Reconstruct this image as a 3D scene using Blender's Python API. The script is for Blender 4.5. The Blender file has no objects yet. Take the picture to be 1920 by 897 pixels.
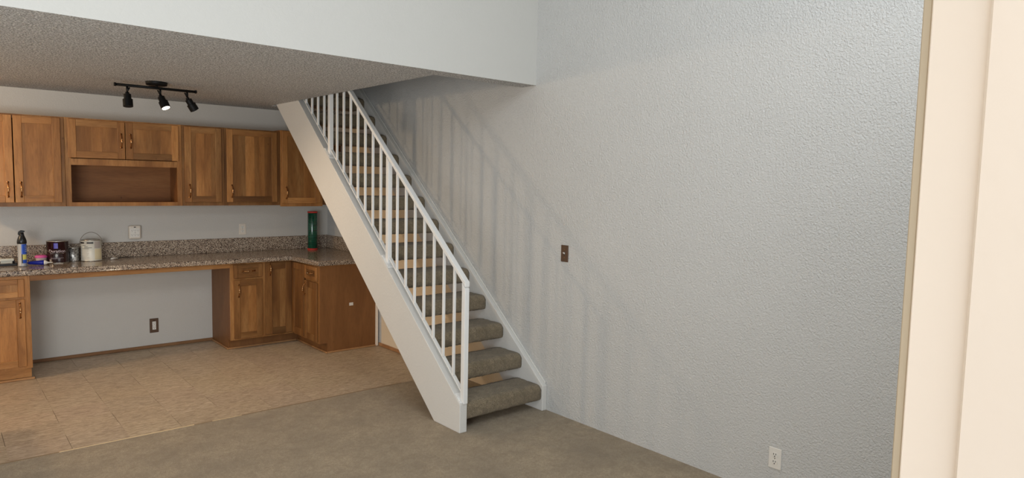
import bpy, bmesh, math, random
from mathutils import Vector, Matrix
random.seed(7)
S = bpy.context.scene
C = S.collection

# ------------------------------------------------------------------ camera
FPX = 1270.0; CX, CY = 960.0, 448.5
def _d(u, v): return Vector((u-CX, v-CY, FPX)).normalized()
up = -_d(632, 15800)
fy = _d(-136, 320); fy = (fy - up*fy.dot(up)).normalized()
fx = fy.cross(up)
cam_d = bpy.data.cameras.new('camera'); cam = bpy.data.objects.new('camera', cam_d); C.objects.link(cam)
cam_d.sensor_width = 36.0; cam_d.lens = FPX/1920*36; cam_d.clip_start = 0.02
def w(v): return Vector((fx.dot(v), fy.dot(v), up.dot(v)))
xr, yr, zr = w(Vector((1,0,0))), w(Vector((0,-1,0))), w(Vector((0,0,-1)))
cam.matrix_world = Matrix(((xr.x, yr.x, zr.x, 0), (xr.y, yr.y, zr.y, 0), (xr.z, yr.z, zr.z, 1.70), (0, 0, 0, 1)))
S.camera = cam

# ------------------------------------------------------------------ world, daylight, exposure
S.view_settings.view_transform = 'Standard'; S.view_settings.look = 'None'
S.view_settings.gamma = 1.0; S.view_settings.exposure = 0.55; S.view_settings.use_curve_mapping = False
wd = bpy.data.worlds.new('sky'); S.world = wd; wd.use_nodes = True
bg = wd.node_tree.nodes['Background']; bg.inputs[0].default_value = (0.94, 0.965, 1.0, 1); bg.inputs[1].default_value = 0.98

def area(name, loc, target, sx, sy, power, col):
    l = bpy.data.lights.new(name, 'AREA'); l.shape = 'RECTANGLE'; l.size = sx; l.size_y = sy
    l.energy = power; l.color = col
    o = bpy.data.objects.new(name, l); C.objects.link(o); o.location = loc
    o.rotation_euler = (Vector(target)-Vector(loc)).to_track_quat('-Z', 'Y').to_euler()
    return o
# area light added as daylight from an unseen front window
area('added_front_light', (-1.6, 0.43, 1.25), (-1.3, 3.0, 1.75), 2.3, 1.8, 100, (0.93, 0.975, 1.0))
# area light added inside the room to brighten the wall near the jamb
area('added_high_light', (1.8, 0.72, 3.45), (2.7, 2.0, 1.3), 2.5, 1.1, 26, (0.90, 0.96, 1.0))

# ------------------------------------------------------------------ materials
def lin(c):
    return tuple(((x/255)/12.92 if x/255 <= .04045 else ((x/255+.055)/1.055)**2.4) for x in c) + (1,)
class NT:
    def __init__(s, name, rough=.6, metal=0., spec=.5):
        s.m = bpy.data.materials.new(name); s.m.use_nodes = True; s.t = s.m.node_tree
        s.b = s.t.nodes['Principled BSDF']; s.b.inputs['Roughness'].default_value = rough
        s.b.inputs['Metallic'].default_value = metal; s.b.inputs['Specular IOR Level'].default_value = spec
        s._tc = None
    def n(s, ty, **kw):
        nd = s.t.nodes.new(ty)
        for k, v in kw.items():
            if k.startswith('i_'):
                key = k[2:].replace('_', ' '); nd.inputs[int(key) if key.isdigit() else key].default_value = v
            else: setattr(nd, k, v)
        return nd
    def l(s, a, b): s.t.links.new(a, b)
    def co(s, scale=(1,1,1), jitter=False):
        tc = s.n('ShaderNodeTexCoord'); mp = s.n('ShaderNodeMapping'); mp.inputs['Scale'].default_value = scale
        src = tc.outputs['Object']
        if jitter:
            oi = s.n('ShaderNodeObjectInfo'); ml = s.n('ShaderNodeMath', operation='MULTIPLY', i_1=37.0); s.l(oi.outputs['Random'], ml.inputs[0])
            ad = s.n('ShaderNodeVectorMath', operation='ADD'); s.l(src, ad.inputs[0]); s.l(ml.outputs[0], ad.inputs[1]); src = ad.outputs[0]
        s.l(src, mp.inputs[0]); return mp.outputs[0]
    def noise(s, vec, scale, detail=4, rough=.6, dist=0.):
        nd = s.n('ShaderNodeTexNoise', i_Scale=scale, i_Detail=detail, i_Roughness=rough, i_Distortion=dist); s.l(vec, nd.inputs['Vector']); return nd.outputs['Fac']
    def ramp(s, fac, stops, interp='LINEAR'):
        r = s.n('ShaderNodeValToRGB'); r.color_ramp.interpolation = interp; e = r.color_ramp.elements
        while len(e) < len(stops): e.new(.5)
        for k, (p, c) in enumerate(stops): e[k].position = p; e[k].color = c
        s.l(fac, r.inputs[0]); return r.outputs[0]
    def mix(s, fac, a, b, mode='MIX'):
        m = s.n('ShaderNodeMix', data_type='RGBA', blend_type=mode)
        for src, idx in ((fac, 0), (a, 6), (b, 7)):
            if hasattr(src, 'node'): s.l(src, m.inputs[idx])
            else: m.inputs[idx].default_value = src
        return m.outputs[2]
    def bump(s, h, strength, dist):
        b = s.n('ShaderNodeBump', i_Strength=strength, i_Distance=dist); s.l(h, b.inputs['Height'])
        s.l(b.outputs[0], s.b.inputs['Normal']); return b
    def color(s, c):
        if hasattr(c, 'node'): s.l(c, s.b.inputs['Base Color'])
        else: s.b.inputs['Base Color'].default_value = c
        return s.m
def plain(name, rgb, rough=.5, metal=0., spec=.5):
    return NT(name, rough, metal, spec).color(lin(rgb))
def wall_mat(name, rgb, strength=.5, scale=70):
    t = NT(name, .55, spec=.35); v = t.co()
    patch = t.ramp(t.noise(v, 1.6, 3), [(.3, (.65,)*3+(1,)), (.75, (1,)*3+(1,))])
    n1 = t.noise(v, scale, 2, .5, .6)
    h = t.mix(1.0, n1, patch, 'MULTIPLY'); t.bump(h, strength, .011)
    tone = t.noise(v, 2.2, 3)
    a = lin(rgb); b = tuple(x*.955 for x in a[:3])+(1,)
    return t.color(t.mix(tone, a, b))
M = {}
M['wall'] = wall_mat('painted_wall', (203, 203, 201), .8, 95)
M['wall_smooth'] = wall_mat('painted_wall_smooth', (200, 196, 189), .2, 90)
M['fascia'] = wall_mat('painted_fascia', (203, 202, 197), .12, 60)
def popcorn():
    t = NT('popcorn_ceiling', .9, spec=.1); v = t.co()
    n1 = t.noise(v, 95, 2, .6); vo = t.n('ShaderNodeTexVoronoi', i_Scale=120.0); t.l(v, vo.inputs['Vector'])
    h = t.ramp(n1, [(.40, (0,0,0,1)), (.62, (1,1,1,1))]); t.bump(h, 1.0, .009)
    c = t.ramp(n1, [(.42, lin((178,177,175))), (.55, lin((246,245,243)))]); return t.color(c)
M['popcorn'] = popcorn()
def carpet(name, base, dark, light, sc=1.0):
    t = NT(name, .95, spec=.08); v = t.co()
    f = t.noise(v, 240*sc, 3, .7); g = t.noise(v, 55*sc, 3, .65, .5); big = t.noise(v, 2.3, 4, .6)
    c = t.ramp(f, [(.33, lin(dark)), (.5, lin(base)), (.68, lin(light))])
    c = t.mix(t.ramp(g, [(.35, (0,0,0,1)), (.65, (.45,.45,.45,1))]), c, lin(dark))
    c = t.mix(t.ramp(big, [(.38, (0,0,0,1)), (.66, (.6,.6,.6,1))]), c, lin(tuple(int(x*.74) for x in base)))
    mid = t.noise(v, 14, 4, .65, .6); c = t.mix(t.ramp(mid, [(.42, (0,0,0,1)), (.66, (.4,.4,.4,1))]), c, lin(dark))
    hm = t.mix(.5, f, g); t.bump(hm, .9, .012)
    t.b.inputs['Sheen Weight'].default_value = .2; t.b.inputs['Sheen Roughness'].default_value = .6
    return t.color(c)
M['carpet'] = carpet('beige_carpet', (180,162,134), (126,109,86), (212,195,167))
M['tread_carpet'] = carpet('stair_carpet', (152,136,109), (88,76,57), (194,178,149), .9)
def vinyl():
    t = NT('vinyl_tile', .48, spec=.35); v = t.co((3.0, 11, 1), jitter=True)
    a = t.noise(v, 5, 6, .7, 1.2); b = t.noise(v, 16, 4, .7, .8)
    c = t.ramp(a, [(.3, lin((134,117,98))), (.5, lin((176,158,136))), (.7, lin((206,191,170)))])
    c = t.mix(t.ramp(b, [(.58, (0,0,0,1)), (.72, (.55,.55,.55,1))]), c, lin((104,82,60)))
    oi = t.n('ShaderNodeObjectInfo'); c = t.mix(1.0, c, oi.outputs['Color'], 'MULTIPLY')
    t.bump(b, .25, .001); return t.color(c)
M['vinyl'] = vinyl()
M['joint'] = plain('tile_joint', (84,68,52), .9)
def wood(name, horiz=False, base=(168,116,64), dark=(126,82,42), light=(194,144,88), rough=.42):
    t = NT(name, rough, spec=.4)
    st = (1.1, 6, 7) if horiz else (7, 6, 1.1)
    v = t.co(st, jitter=True)
    a = t.noise(v, 1.1, 3, .5, .5); b = t.noise(v, 5, 3, .6, .9)
    v2 = t.co(tuple(x*(9 if x > 2 else 3) for x in st), jitter=True); f = t.noise(v2, 4, 3, .7)
    c = t.ramp(a, [(.25, lin(dark)), (.5, lin(base)), (.75, lin(light))])
    c = t.mix(t.ramp(b, [(.48, (0,0,0,1)), (.78, (.6,.6,.6,1))]), c, lin(dark))
    c = t.mix(t.ramp(f, [(.48, (0,0,0,1)), (.75, (.45,.45,.45,1))]), c, lin(tuple(int(x*.8) for x in dark)))
    v3 = t.co((2.2, 2.2, 1.6), jitter=True)
    k = t.n('ShaderNodeTexVoronoi', i_Scale=2.6); t.l(v3, k.inputs['Vector'])
    c = t.mix(t.ramp(k.outputs['Distance'], [(.0, (.75,.75,.75,1)), (.055, (0,0,0,1))]), c, lin((74,42,20)))
    oi = t.n('ShaderNodeObjectInfo'); c = t.mix(1.0, c, oi.outputs['Color'], 'MULTIPLY')
    t.bump(f, .12, .0006); return t.color(c)
M['wood_v'] = wood('hickory_upright'); M['wood_h'] = wood('hickory_crosswise', True)
M['ply'] = wood('veneer_panel', False, (134,90,50), (120,78,42), (146,100,58), .5)
M['inner'] = wood('veneer_inside', True, (150,98,54), (128,80,42), (164,112,66), .55)
M['shoe'] = wood('shoe_moulding', True, (176,134,92), (150,108,70), (196,156,112))
def granite():
    t = NT('granite', .16, spec=.55); v = t.co()
    n0 = t.noise(v, 95, 3, .6); vo = t.n('ShaderNodeTexVoronoi', i_Scale=210.0, i_Randomness=1.0); t.l(v, vo.inputs['Vector'])
    sp = t.n('ShaderNodeSeparateColor'); t.l(vo.outputs['Color'], sp.inputs[0])
    c = t.ramp(sp.outputs[0], [(0, lin((44,36,32))), (.15, lin((98,82,72))), (.36, lin((148,130,114))), (.62, lin((184,166,146))), (.88, lin((216,202,182)))], 'CONSTANT')
    c = t.mix(t.ramp(n0, [(.35, (.4,.4,.4,1)), (.52, (0,0,0,1))]), c, lin((70,56,48)))
    return t.color(c)
M['granite'] = granite()
M['white_paint'] = wall_mat('gloss_white_paint', (216,215,211), .25, 45)
M['white_metal'] = plain('white_painted_steel', (232,232,230), .35)
M['cream_paint'] = wall_mat('cream_paint', (248,232,213), .08, 30)
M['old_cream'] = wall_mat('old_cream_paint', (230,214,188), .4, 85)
M['jamb_edge'] = plain('cream_edge_paint', (196,178,150), .6)
M['black_metal'] = plain('black_metal', (6,6,7), .5, .0, .25)
M['bronze'] = plain('antique_brass', (176,128,84), .22, 1.0)
M['brass_bead'] = plain('polished_brass', (236,206,160), .15, 1.0)
M['steel'] = plain('tin_steel', (190,186,178), .25, 1.0)
M['wire'] = plain('dull_wire', (110,100,88), .4, .6)
M['white_plastic'] = plain('white_plastic', (228,224,216), .4)
M['ivory'] = plain('ivory_plastic', (222,212,198), .45)
M['brown_plate'] = plain('brown_plate', (94,72,56), .4, .2)
M['dark_hole'] = plain('dark_slot', (18,15,14), .8)
M['black_plastic'] = plain('black_plastic', (18,19,22), .3)
M['blue_label'] = plain('blue_label', (40,84,186), .35)
M['silver_label'] = plain('silver_label', (168,170,172), .35, .3)
M['yellow_label'] = plain('yellow_label', (222,214,110), .4)
M['brown_label'] = plain('maroon_label', (42,15,17), .2)
M['logo_blue'] = plain('blue_print', (74,66,168), .4)
M['print_pink'] = plain('pale_print', (226,206,206), .5)
M['print_dark'] = plain('black_print', (38,36,34), .5)
M['white_label'] = plain('off_white_label', (214,212,200), .4)
M['grey_label'] = plain('grey_label', (176,166,158), .4)
M['cream_label'] = plain('cream_label', (220,206,170), .4)
M['pink'] = plain('pink_plastic', (222,92,160), .35)
M['clear_tub'] = plain('cloudy_tub', (206,190,186), .3)
M['navy'] = plain('navy_tube', (24,38,148), .3)
M['red'] = plain('red_cap', (196,52,44), .5)
M['threshold'] = plain('pale_threshold', (214,190,150), .5)
M['seam_dark'] = plain('seam_strip', (140,120,94), .7)
M['glass_sky'] = plain('window_frame_paint', (230,228,222), .5)
def wrap():
    t = NT('green_stretch_film', .12, spec=.7); v = t.co((1,1,26)); n = t.noise(v, 6, 3)
    t.bump(n, .3, .002); return t.color(t.ramp(n, [(.35, lin((4,44,34))), (.65, lin((16,88,66)))]))
M['wrap'] = wrap()
def foil():
    t = NT('dented_tin', .35, .7); v = t.co((1,1,1)); n = t.noise(v, 30, 4, .7, 2.); t.bump(n, .6, .003)
    return t.color(t.ramp(n, [(.4, lin((96,94,92))), (.5, lin((176,172,166))), (.62, lin((206,202,196)))]))
M['foil'] = foil()
def emit(name, rgb, s):
    t = NT(name); t.b.inputs['Emission Color'].default_value = lin(rgb); t.b.inputs['Emission Strength'].default_value = s
    return t.color((1,1,1,1))
M['bulb'] = emit('lit_bulb', (255,236,208), 9); M['dome'] = emit('lit_diffuser', (255,226,180), 4.0)

# ------------------------------------------------------------------ mesh helpers (built in world coordinates)
class MB:
    def __init__(s): s.bm = bmesh.new(); s.mats = []
    def mi(s, m):
        if m is None: return 0
        if m not in s.mats: s.mats.append(m)
        return s.mats.index(m)
    def _fin(s, faces, m):
        k = s.mi(m)
        for f in faces: f.material_index = k
    def box(s, x0, x1, y0, y1, z0, z1, bev=0, m=None, seg=1):
        r = bmesh.ops.create_cube(s.bm, size=1)
        for v in r['verts']:
            v.co = Vector((x0 if v.co.x < 0 else x1, y0 if v.co.y < 0 else y1, z0 if v.co.z < 0 else z1))
        fs = set(f for v in r['verts'] for f in v.link_faces)
        if bev:
            es = list(set(e for v in r['verts'] for e in v.link_edges))
            q = bmesh.ops.bevel(s.bm, geom=es, offset=bev, segments=seg, affect='EDGES', profile=.5)
            fs = set(q['faces']) | set(f for f in fs if f.is_valid)
        s._fin(fs, m); return s
    def prism(s, pts, axis, a, b, m=None, bev=0):
        """pts: outline in the two other axes; extruded along axis from a to b"""
        def P(p, t):
            return {'x': (t, p[0], p[1]), 'y': (p[0], t, p[1]), 'z': (p[0], p[1], t)}[axis]
        A = [s.bm.verts.new(P(p, a)) for p in pts]; B = [s.bm.verts.new(P(p, b)) for p in pts]
        n = len(pts); fs = [s.bm.faces.new(A), s.bm.faces.new(B[::-1])]
        for i in range(n): fs.append(s.bm.faces.new((A[i], B[i], B[(i+1) % n], A[(i+1) % n])))
        if bev:
            es = list(set(e for f in fs for e in f.edges))
            q = bmesh.ops.bevel(s.bm, geom=es, offset=bev, segments=1, affect='EDGES', profile=.5)
            fs = list(q['faces']) + [f for f in fs if f.is_valid]
        s._fin(fs, m); return s
    def tube(s, path, r, n=8, m=None, cap=True):
        path = [Vector(p) for p in path]; rings = []; rr = r if isinstance(r, (list, tuple)) else [r]*len(path)
        prev = None
        for i, p in enumerate(path):
            t = (path[min(i+1, len(path)-1)]-path[max(i-1, 0)]).normalized()
            if prev is None:
                u = t.orthogonal().normalized()
            else: u = (prev - t*prev.dot(t)).normalized()
            prev = u; q = t.cross(u)
            rings.append([s.bm.verts.new(p + (u*math.cos(2*math.pi*k/n)+q*math.sin(2*math.pi*k/n))*rr[i]) for k in range(n)])
        fs = []
        for a, b in zip(rings, rings[1:]):
            for k in range(n): fs.append(s.bm.faces.new((a[k], a[(k+1) % n], b[(k+1) % n], b[k])))
        if cap: fs += [s.bm.faces.new(rings[0][::-1]), s.bm.faces.new(rings[-1])]
        for f in fs: f.smooth = True
        s._fin(fs, m); return s
    def lathe(s, cx, cy, prof, n=32, m=None):
        """prof: (radius, z) bottom to top"""
        rings = [[s.bm.verts.new((cx+r*math.cos(2*math.pi*k/n), cy+r*math.sin(2*math.pi*k/n), z)) for k in range(n)] for r, z in prof]
        fs = []
        for a, b in zip(rings, rings[1:]):
            for k in range(n): fs.append(s.bm.faces.new((a[k], a[(k+1) % n], b[(k+1) % n], b[k])))
        for f in fs: f.smooth = True
        fs += [s.bm.faces.new(rings[0][::-1]), s.bm.faces.new(rings[-1])]
        s._fin(fs, m); return s
def obj(name, mb, mat=None, parent=None, tint=None, label=None, origin=None):
    bm = mb.bm
    bmesh.ops.recalc_face_normals(bm, faces=bm.faces)
    org = Vector(origin) if origin else (parent['_w'] if parent is not None and '_w' in parent else None)
    if org is None: org = Vector((0, 0, 0))
    org = Vector(org)
    bmesh.ops.translate(bm, verts=bm.verts, vec=-org)
    me = bpy.data.meshes.new(name); bm.to_mesh(me); bm.free()
    for m in (mb.mats or [mat]):
        if m is not None: me.materials.append(m)
    # sharp look on flat parts, smooth only where asked
    o = bpy.data.objects.new(name, me); C.objects.link(o)
    if parent is not None:
        o.parent = parent; o.location = org - Vector(parent['_w'])
    else: o.location = org
    o['_w'] = tuple(org)
    if tint is not None: o.color = tuple(tint)+(1,) if len(tint) == 3 else tint
    if label: o['label'] = label
    return o
def tag(o, label, cat, group=None, kind=None):
    o['label'] = label; o['category'] = cat
    if group: o['group'] = group
    if kind: o['kind'] = kind
    return o
def thing(name, loc, label, cat, group=None):
    o = bpy.data.objects.new(name, None); C.objects.link(o); o.location = loc; o['_w'] = tuple(loc)
    o.empty_display_size = .1
    return tag(o, label, cat, group)
def struct(name, mb, mat=None, parent=None, origin=None, label=None):
    o = obj(name, mb, mat, parent, origin=origin)
    if parent is None: o['kind'] = 'structure'
    if label: o['label'] = label
    return o
def B(*a, **k): return MB().box(*a, **k)

# ------------------------------------------------------------------ main dimensions
XW, YB, ZC = 3.472, 7.29, 2.43       # right wall, kitchen back wall, kitchen ceiling
YF, XL, ZT = 3.79, -3.6, 4.7         # face of the loft wall, left wall, high ceiling
SEAM = 4.825
XO, XI = 2.665, 3.427                # outer face of left stringer, inner face of wall stringer

# ------------------------------------------------------------------ setting
fl = struct('floor', B(XL, XW, .28, YB, -.12, -.012), M['joint'], label='subfloor under the carpet and the vinyl tiles')
cp = MB(); cp.box(XL, XW, .40, SEAM, -.012, 0)
obj('carpet', cp, M['carpet'], fl, label='beige pile carpet of the living area')
# vinyl tiles: one object per tile, joints open only on alternate sides as in the photo
TX, TY, X0 = .316, .302, .935-5*.316
seen = set()
meshes = {}
nx = int((XW-X0)/TX)+1; ny = int((YB-SEAM)/TY)+1
for i in range(nx):
    for j in range(ny):
        xa, xb = X0+i*TX, min(X0+(i+1)*TX, XW); ya = SEAM+.004+j*TY; yb = min(ya+TY, YB)
        gap = .0022 if (i+j) % 2 else .0003
        key = (gap, round(xb-xa, 4), round(yb-ya, 4))
        if key not in meshes:
            bm = bmesh.new(); r = bmesh.ops.create_cube(bm, size=1)
            for v in r['verts']:
                v.co = Vector((0 if v.co.x < 0 else xb-xa-gap, 0 if v.co.y < 0 else yb-ya-.0003, -.011 if v.co.z < 0 else -.0006))
            me = bpy.data.meshes.new('vinyl_tile'); bm.to_mesh(me); bm.free(); me.materials.append(M['vinyl']); meshes[key] = me
        o = bpy.data.objects.new('vinyl_tile', meshes[key]); C.objects.link(o); o.parent = fl; o.location = (xa, ya, 0)
        k = random.uniform(.96, 1.04); o.color = (k, k*random.uniform(.985, 1.01), k*random.uniform(.97, 1.01), 1)
lf = MB(); lf.box(XL, X0, SEAM+.004, YB, -.011, -.0006)
obj('vinyl_sheet', lf, M['vinyl'], fl)

struct('wall_right', B(XW, XW+.12, .28, YB+.12, -.05, ZT), M['wall'])
struct('wall_back', B(XL-.12, XW, YB, YB+.12, -.05, ZC+.3), M['wall_smooth'])
struct('wall_left', B(XL-.12, XL, .28, YB, -.05, ZT), M['wall'])
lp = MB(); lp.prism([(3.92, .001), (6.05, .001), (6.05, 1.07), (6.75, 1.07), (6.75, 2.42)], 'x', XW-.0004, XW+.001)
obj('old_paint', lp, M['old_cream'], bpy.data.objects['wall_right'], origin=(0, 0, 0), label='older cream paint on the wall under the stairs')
# front wall with the entrance doorway and openings for the two added, unseen windows
fw = MB()
DX0, DX1 = -.02, 1.215
fw.box(DX1+.12, XW, .28, .40, -.05, 2.75); fw.box(DX0-.02, DX1+.12, .28, .40, 2.30, 2.75)
fw.box(DX0-.02, XW, .28, .40, 4.25, ZT); fw.box(DX0-.02, .25, .28, .40, 2.75, 4.25); fw.box(3.15, XW, .28, .40, 2.75, 4.25)
fw.box(-.55, DX0-.02, .28, .40, -.05, ZT); fw.box(-3.1, -.55, .28, .40, -.05, .35); fw.box(-3.1, -.55, .28, .40, 2.25, ZT)
fw.box(XL, -3.1, .28, .40, -.05, ZT)
struct('wall_front', fw, M['wall'])
wf = MB()
for a, b in ((-3.1, -3.04), (-1.86, -1.79), (-.61, -.55)): wf.box(a, b, .31, .37, .35, 2.25)
for a, b in ((.35, .41), (2.19, 2.25)): wf.box(-3.1, -.55, .312, .368, a, b)
struct('added_window_1', wf, M['glass_sky'])  # unseen window frame, added to go with the front area light
wf = MB()
for a, b in ((.25, .31), (1.67, 1.73), (3.09, 3.15)): wf.box(a, b, .31, .37, 2.75, 4.25)
for a, b in ((2.75, 2.81), (4.19, 4.25)): wf.box(.25, 3.15, .312, .368, a, b)
struct('added_window_2', wf, M['glass_sky'])  # unseen clerestory frame, added to go with the high area light
# ceilings: popcorn kitchen ceiling with the stairwell opening, its floor structure above, the high ceiling
kc = MB()
kc.box(XL, XO, YF+.0015, YB, ZC, ZC+.016); kc.box(XO, XW, YF+.0015, 3.95, ZC, ZC+.016); kc.box(XO, XW, 6.90, YB, ZC, ZC+.016)
struct('ceiling_kitchen', kc, M['popcorn'])
ls = MB()
ls.box(XL, XO-.01, YF+.12, YB, ZC+.017, ZC+.30); ls.box(XO-.01, XW, YF+.12, 3.95, ZC+.017, ZC+.30); ls.box(XO-.01, XW, 6.90, YB, ZC+.017, ZC+.30)
struct('floor_upper', ls, M['fascia'])
struct('wall_loft', B(XL, XW, YF, YF+.119, ZC+.0005, ZT), M['fascia'])
sw = MB(); sw.box(XO-.13, XO-.01, YF+.12, YB, ZC+.30, ZT); sw.box(XO-.01, XW, YB-.1, YB, ZC+.30, ZT)
struct('wall_stairwell', sw, M['wall'])
struct('ceiling', B(XL, XW, .28, YB, ZT, ZT+.1), M['wall_smooth'])
# entrance door jamb beside the camera
t1 = MB(); t1.box(DX1, DX1+.12, .322, .404, -.03, 2.36, bev=.002)
struct('trim_1', t1, M['cream_paint'], label='cream painted entrance door jamb, inner flat board')
t2 = MB(); t2.box(DX1-.016, DX1+.12, .19, .321, -.03, 2.36, bev=.004)
struct('trim_2', t2, M['cream_paint'], label='cream painted door stop nearest the camera')
t3 = MB(); t3.box(DX1+.006, DX1+.09, .405, .419, -.03, 2.36, bev=.002)
struct('trim_3', t3, M['jamb_edge'], label='tan edge of the inner door casing')

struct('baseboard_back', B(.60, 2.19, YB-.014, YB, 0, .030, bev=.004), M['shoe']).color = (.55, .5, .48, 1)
struct('baseboard_right', B(XW-.014, XW, SEAM+.02, 6.085, 0, .034, bev=.004), M['shoe']).color = (.95, .88, .85, 1)
sm = MB(); sm.box(XL, XO+.3, SEAM-.006, SEAM+.010, -.004, .0012)
struct('trim_4', sm, M['seam_dark'], label='dull seam strip where carpet meets vinyl')
ths = MB(); ths.prism([(.545, SEAM-.005), (1.32, SEAM-.007), (1.32, SEAM+.004), (.545, SEAM+.001)], 'z', .0013, .004)
tag(obj('threshold_strip', ths, M['threshold']), 'thin pale strip along the carpet edge before the kitchen floor', 'threshold strip')
ths = MB(); ths.prism([(1.44, SEAM-.004), (1.64, SEAM-.003), (1.64, SEAM+.001), (1.44, SEAM+.003)], 'z', .0013, .0035)
tag(obj('threshold_strip', ths, M['threshold']), 'short pale scrap of strip on the carpet edge, nearer the stairs', 'threshold strip')

# ------------------------------------------------------------------ staircase
RISE, RUN, SL = .195, .2286, .195/.2286
NTR = 14
st = thing('staircase', (XO, 3.60, 0), 'open riser staircase with carpeted treads and white painted stringers along the wall', 'staircase')
def stringer(x0, x1, y0, ztop, lift, ybot, yend):
    p = [(y0, 0), (y0, ztop), (yend, ztop+(yend-y0)*SL), (yend, max(ztop+(yend-y0)*SL-lift, 0)), (ybot, 0)]
    return MB().prism(p, 'x', x0, x1, bev=.003)
obj('stringer', stringer(XO, XO+.060, 3.592, .198, .452, 3.90, 6.89), M['white_paint'], st, label='outer stringer beside the kitchen, its underside open to the room')
obj('stringer', stringer(XI, XW-.001, 3.588, .188, .446, 3.90, 6.89), M['white_paint'], st, label='inner stringer fixed along the wall')
bd = MB(); bd.prism([(3.60, .1995), (3.60, .214), (6.88, .214+3.28*SL), (6.88, .1995+3.28*SL)], 'x', XW-.013, XW-.001, bev=.002)
obj('edge_bead', bd, M['white_paint'], st, label='thin bead between wall stringer and wall')
def tread_mesh():
    bm = bmesh.new(); dep, th, r = .272, .120, .048
    prof = []
    for k in range(9):                                # rounded nosing, top to bottom
        a = math.pi/2 + k*math.pi/16; prof.append((r+r*math.cos(a), -r+r*math.sin(a)))
    for k in range(7):
        a = math.pi + k*math.pi/12; prof.append((.030+.030*math.cos(a), -(th-.030)+.030*math.sin(a)))
    top = [(dep - q*(dep-r)/10, 0) for q in range(10)]
    bot = [(.030 + q*(dep-.030)/8, -th) for q in range(1, 9)]
    prof = top + prof + bot + [(dep, -th*.5)]
    n = 44; rings = []
    for k in range(n+1):
        x = .060 + (XI-XO-.060)*k/n; ring = []
        for q, (y, z) in enumerate(prof):
            h = math.sin(x*61+q*1.7)*math.sin(x*23+q*.6)*.0022 + random.uniform(-.0013, .0013)
            e = min(k, n-k)/n; ez = -.004*math.exp(-e*40)
            back = y > dep-.001
            ring.append(bm.verts.new((x, y + (0 if back else h), z + h*.8 + (ez if z > -.05 else 0))))
        rings.append(ring)
    m = len(prof)
    for a, b in zip(rings, rings[1:]):
        for q in range(m): bm.faces.new((a[q], a[(q+1) % m], b[(q+1) % m], b[q])).smooth = True
    bm.faces.new(rings[0]); bm.faces.new(rings[-1][::-1])
    bmesh.ops.recalc_face_normals(bm, faces=bm.faces)
    me = bpy.data.meshes.new('tread'); bm.to_mesh(me); bm.free(); me.materials.append(M['tread_carpet']); return me
tm = tread_mesh()
for k in range(1, NTR):
    o = bpy.data.objects.new('tread', tm); C.objects.link(o); o.parent = st; o.location = (0, RUN*(k-1)+.002, RISE*k)

# ------------------------------------------------------------------ railing
RX = 2.703
rl = thing('stair_railing', (RX, 3.60, .198), 'white painted steel railing with square balusters on the outer stringer', 'railing')
def slope_bar(x0, x1, y0, y1, zmid, th, y_ref=3.60):
    z = lambda y: zmid+(y-y_ref)*SL
    return MB().prism([(y0, z(y0)-th/2), (y0, z(y0)+th/2), (y1, z(y1)+th/2), (y1, z(y1)-th/2)], 'x', x0, x1, bev=.0015)
P = .019; PS = 1.005
ztop = 1.030; zlow = .256
hr = MB().prism([(3.60-P, ztop-.030), (3.60-P, ztop+.004), (6.66, ztop+.020+(3.06)*SL), (6.66, ztop-.014+3.06*SL)], 'x', RX-P, RX+P, bev=.002)
obj('handrail', hr, M['white_metal'], rl)
for k in range(4):
    y = 3.60+PS*k; zb = .200+(y-3.60)*SL
    post = MB().prism([(y-P, zb), (y+P, zb+2*P*SL), (y+P, ztop-.018+(y+P-3.6)*SL), (y-P, ztop-.026+(y-P-3.6)*SL+(.0)*SL)], 'x', RX-P+.001, RX+P-.001, bev=.002)
    po = obj('post', post, M['white_metal'], rl)
    fp = MB(); f0, f1 = y-P-.030, y+P+.035; z0 = .202+(f0-3.592)*SL; z1 = .202+(f1-3.592)*SL
    if k == 0: f0 = 3.595; z0 = .202
    fp.prism([(f0, z0), (f0, z0+.008), (f1, z1+.008), (f1, z1)], 'x', RX-.036, RX+.020, bev=.001)
    fo = obj('foot_plate', fp, M['white_metal'], po)
    for sy in (f0+.014, f1-.014):
        sc = MB(); zz = z0+(sy-f0)*(z1-z0)/(f1-f0)+.008
        sc.tube([(RX-.029, sy, zz-.003), (RX-.029, sy-.002, zz+.004)], .005, 8)
        obj('screw', sc, M['white_metal'], po)
    if k < 3:
        y1 = y+PS
        obj('bottom_rail', slope_bar(RX-.009, RX+P-.001, y+P, y1-P, zlow, .012), M['white_metal'], rl)
        bw = .0085
        for q in range(1, 8):
            yb = y+PS*q/8; b0 = zlow+.004+(yb-3.6)*SL; b1 = ztop-.014+(yb-3.6)*SL
            obj('baluster', B(RX-bw, RX+bw, yb-bw, yb+bw, b0, b1, bev=.0012), M['white_metal'], rl)

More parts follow.
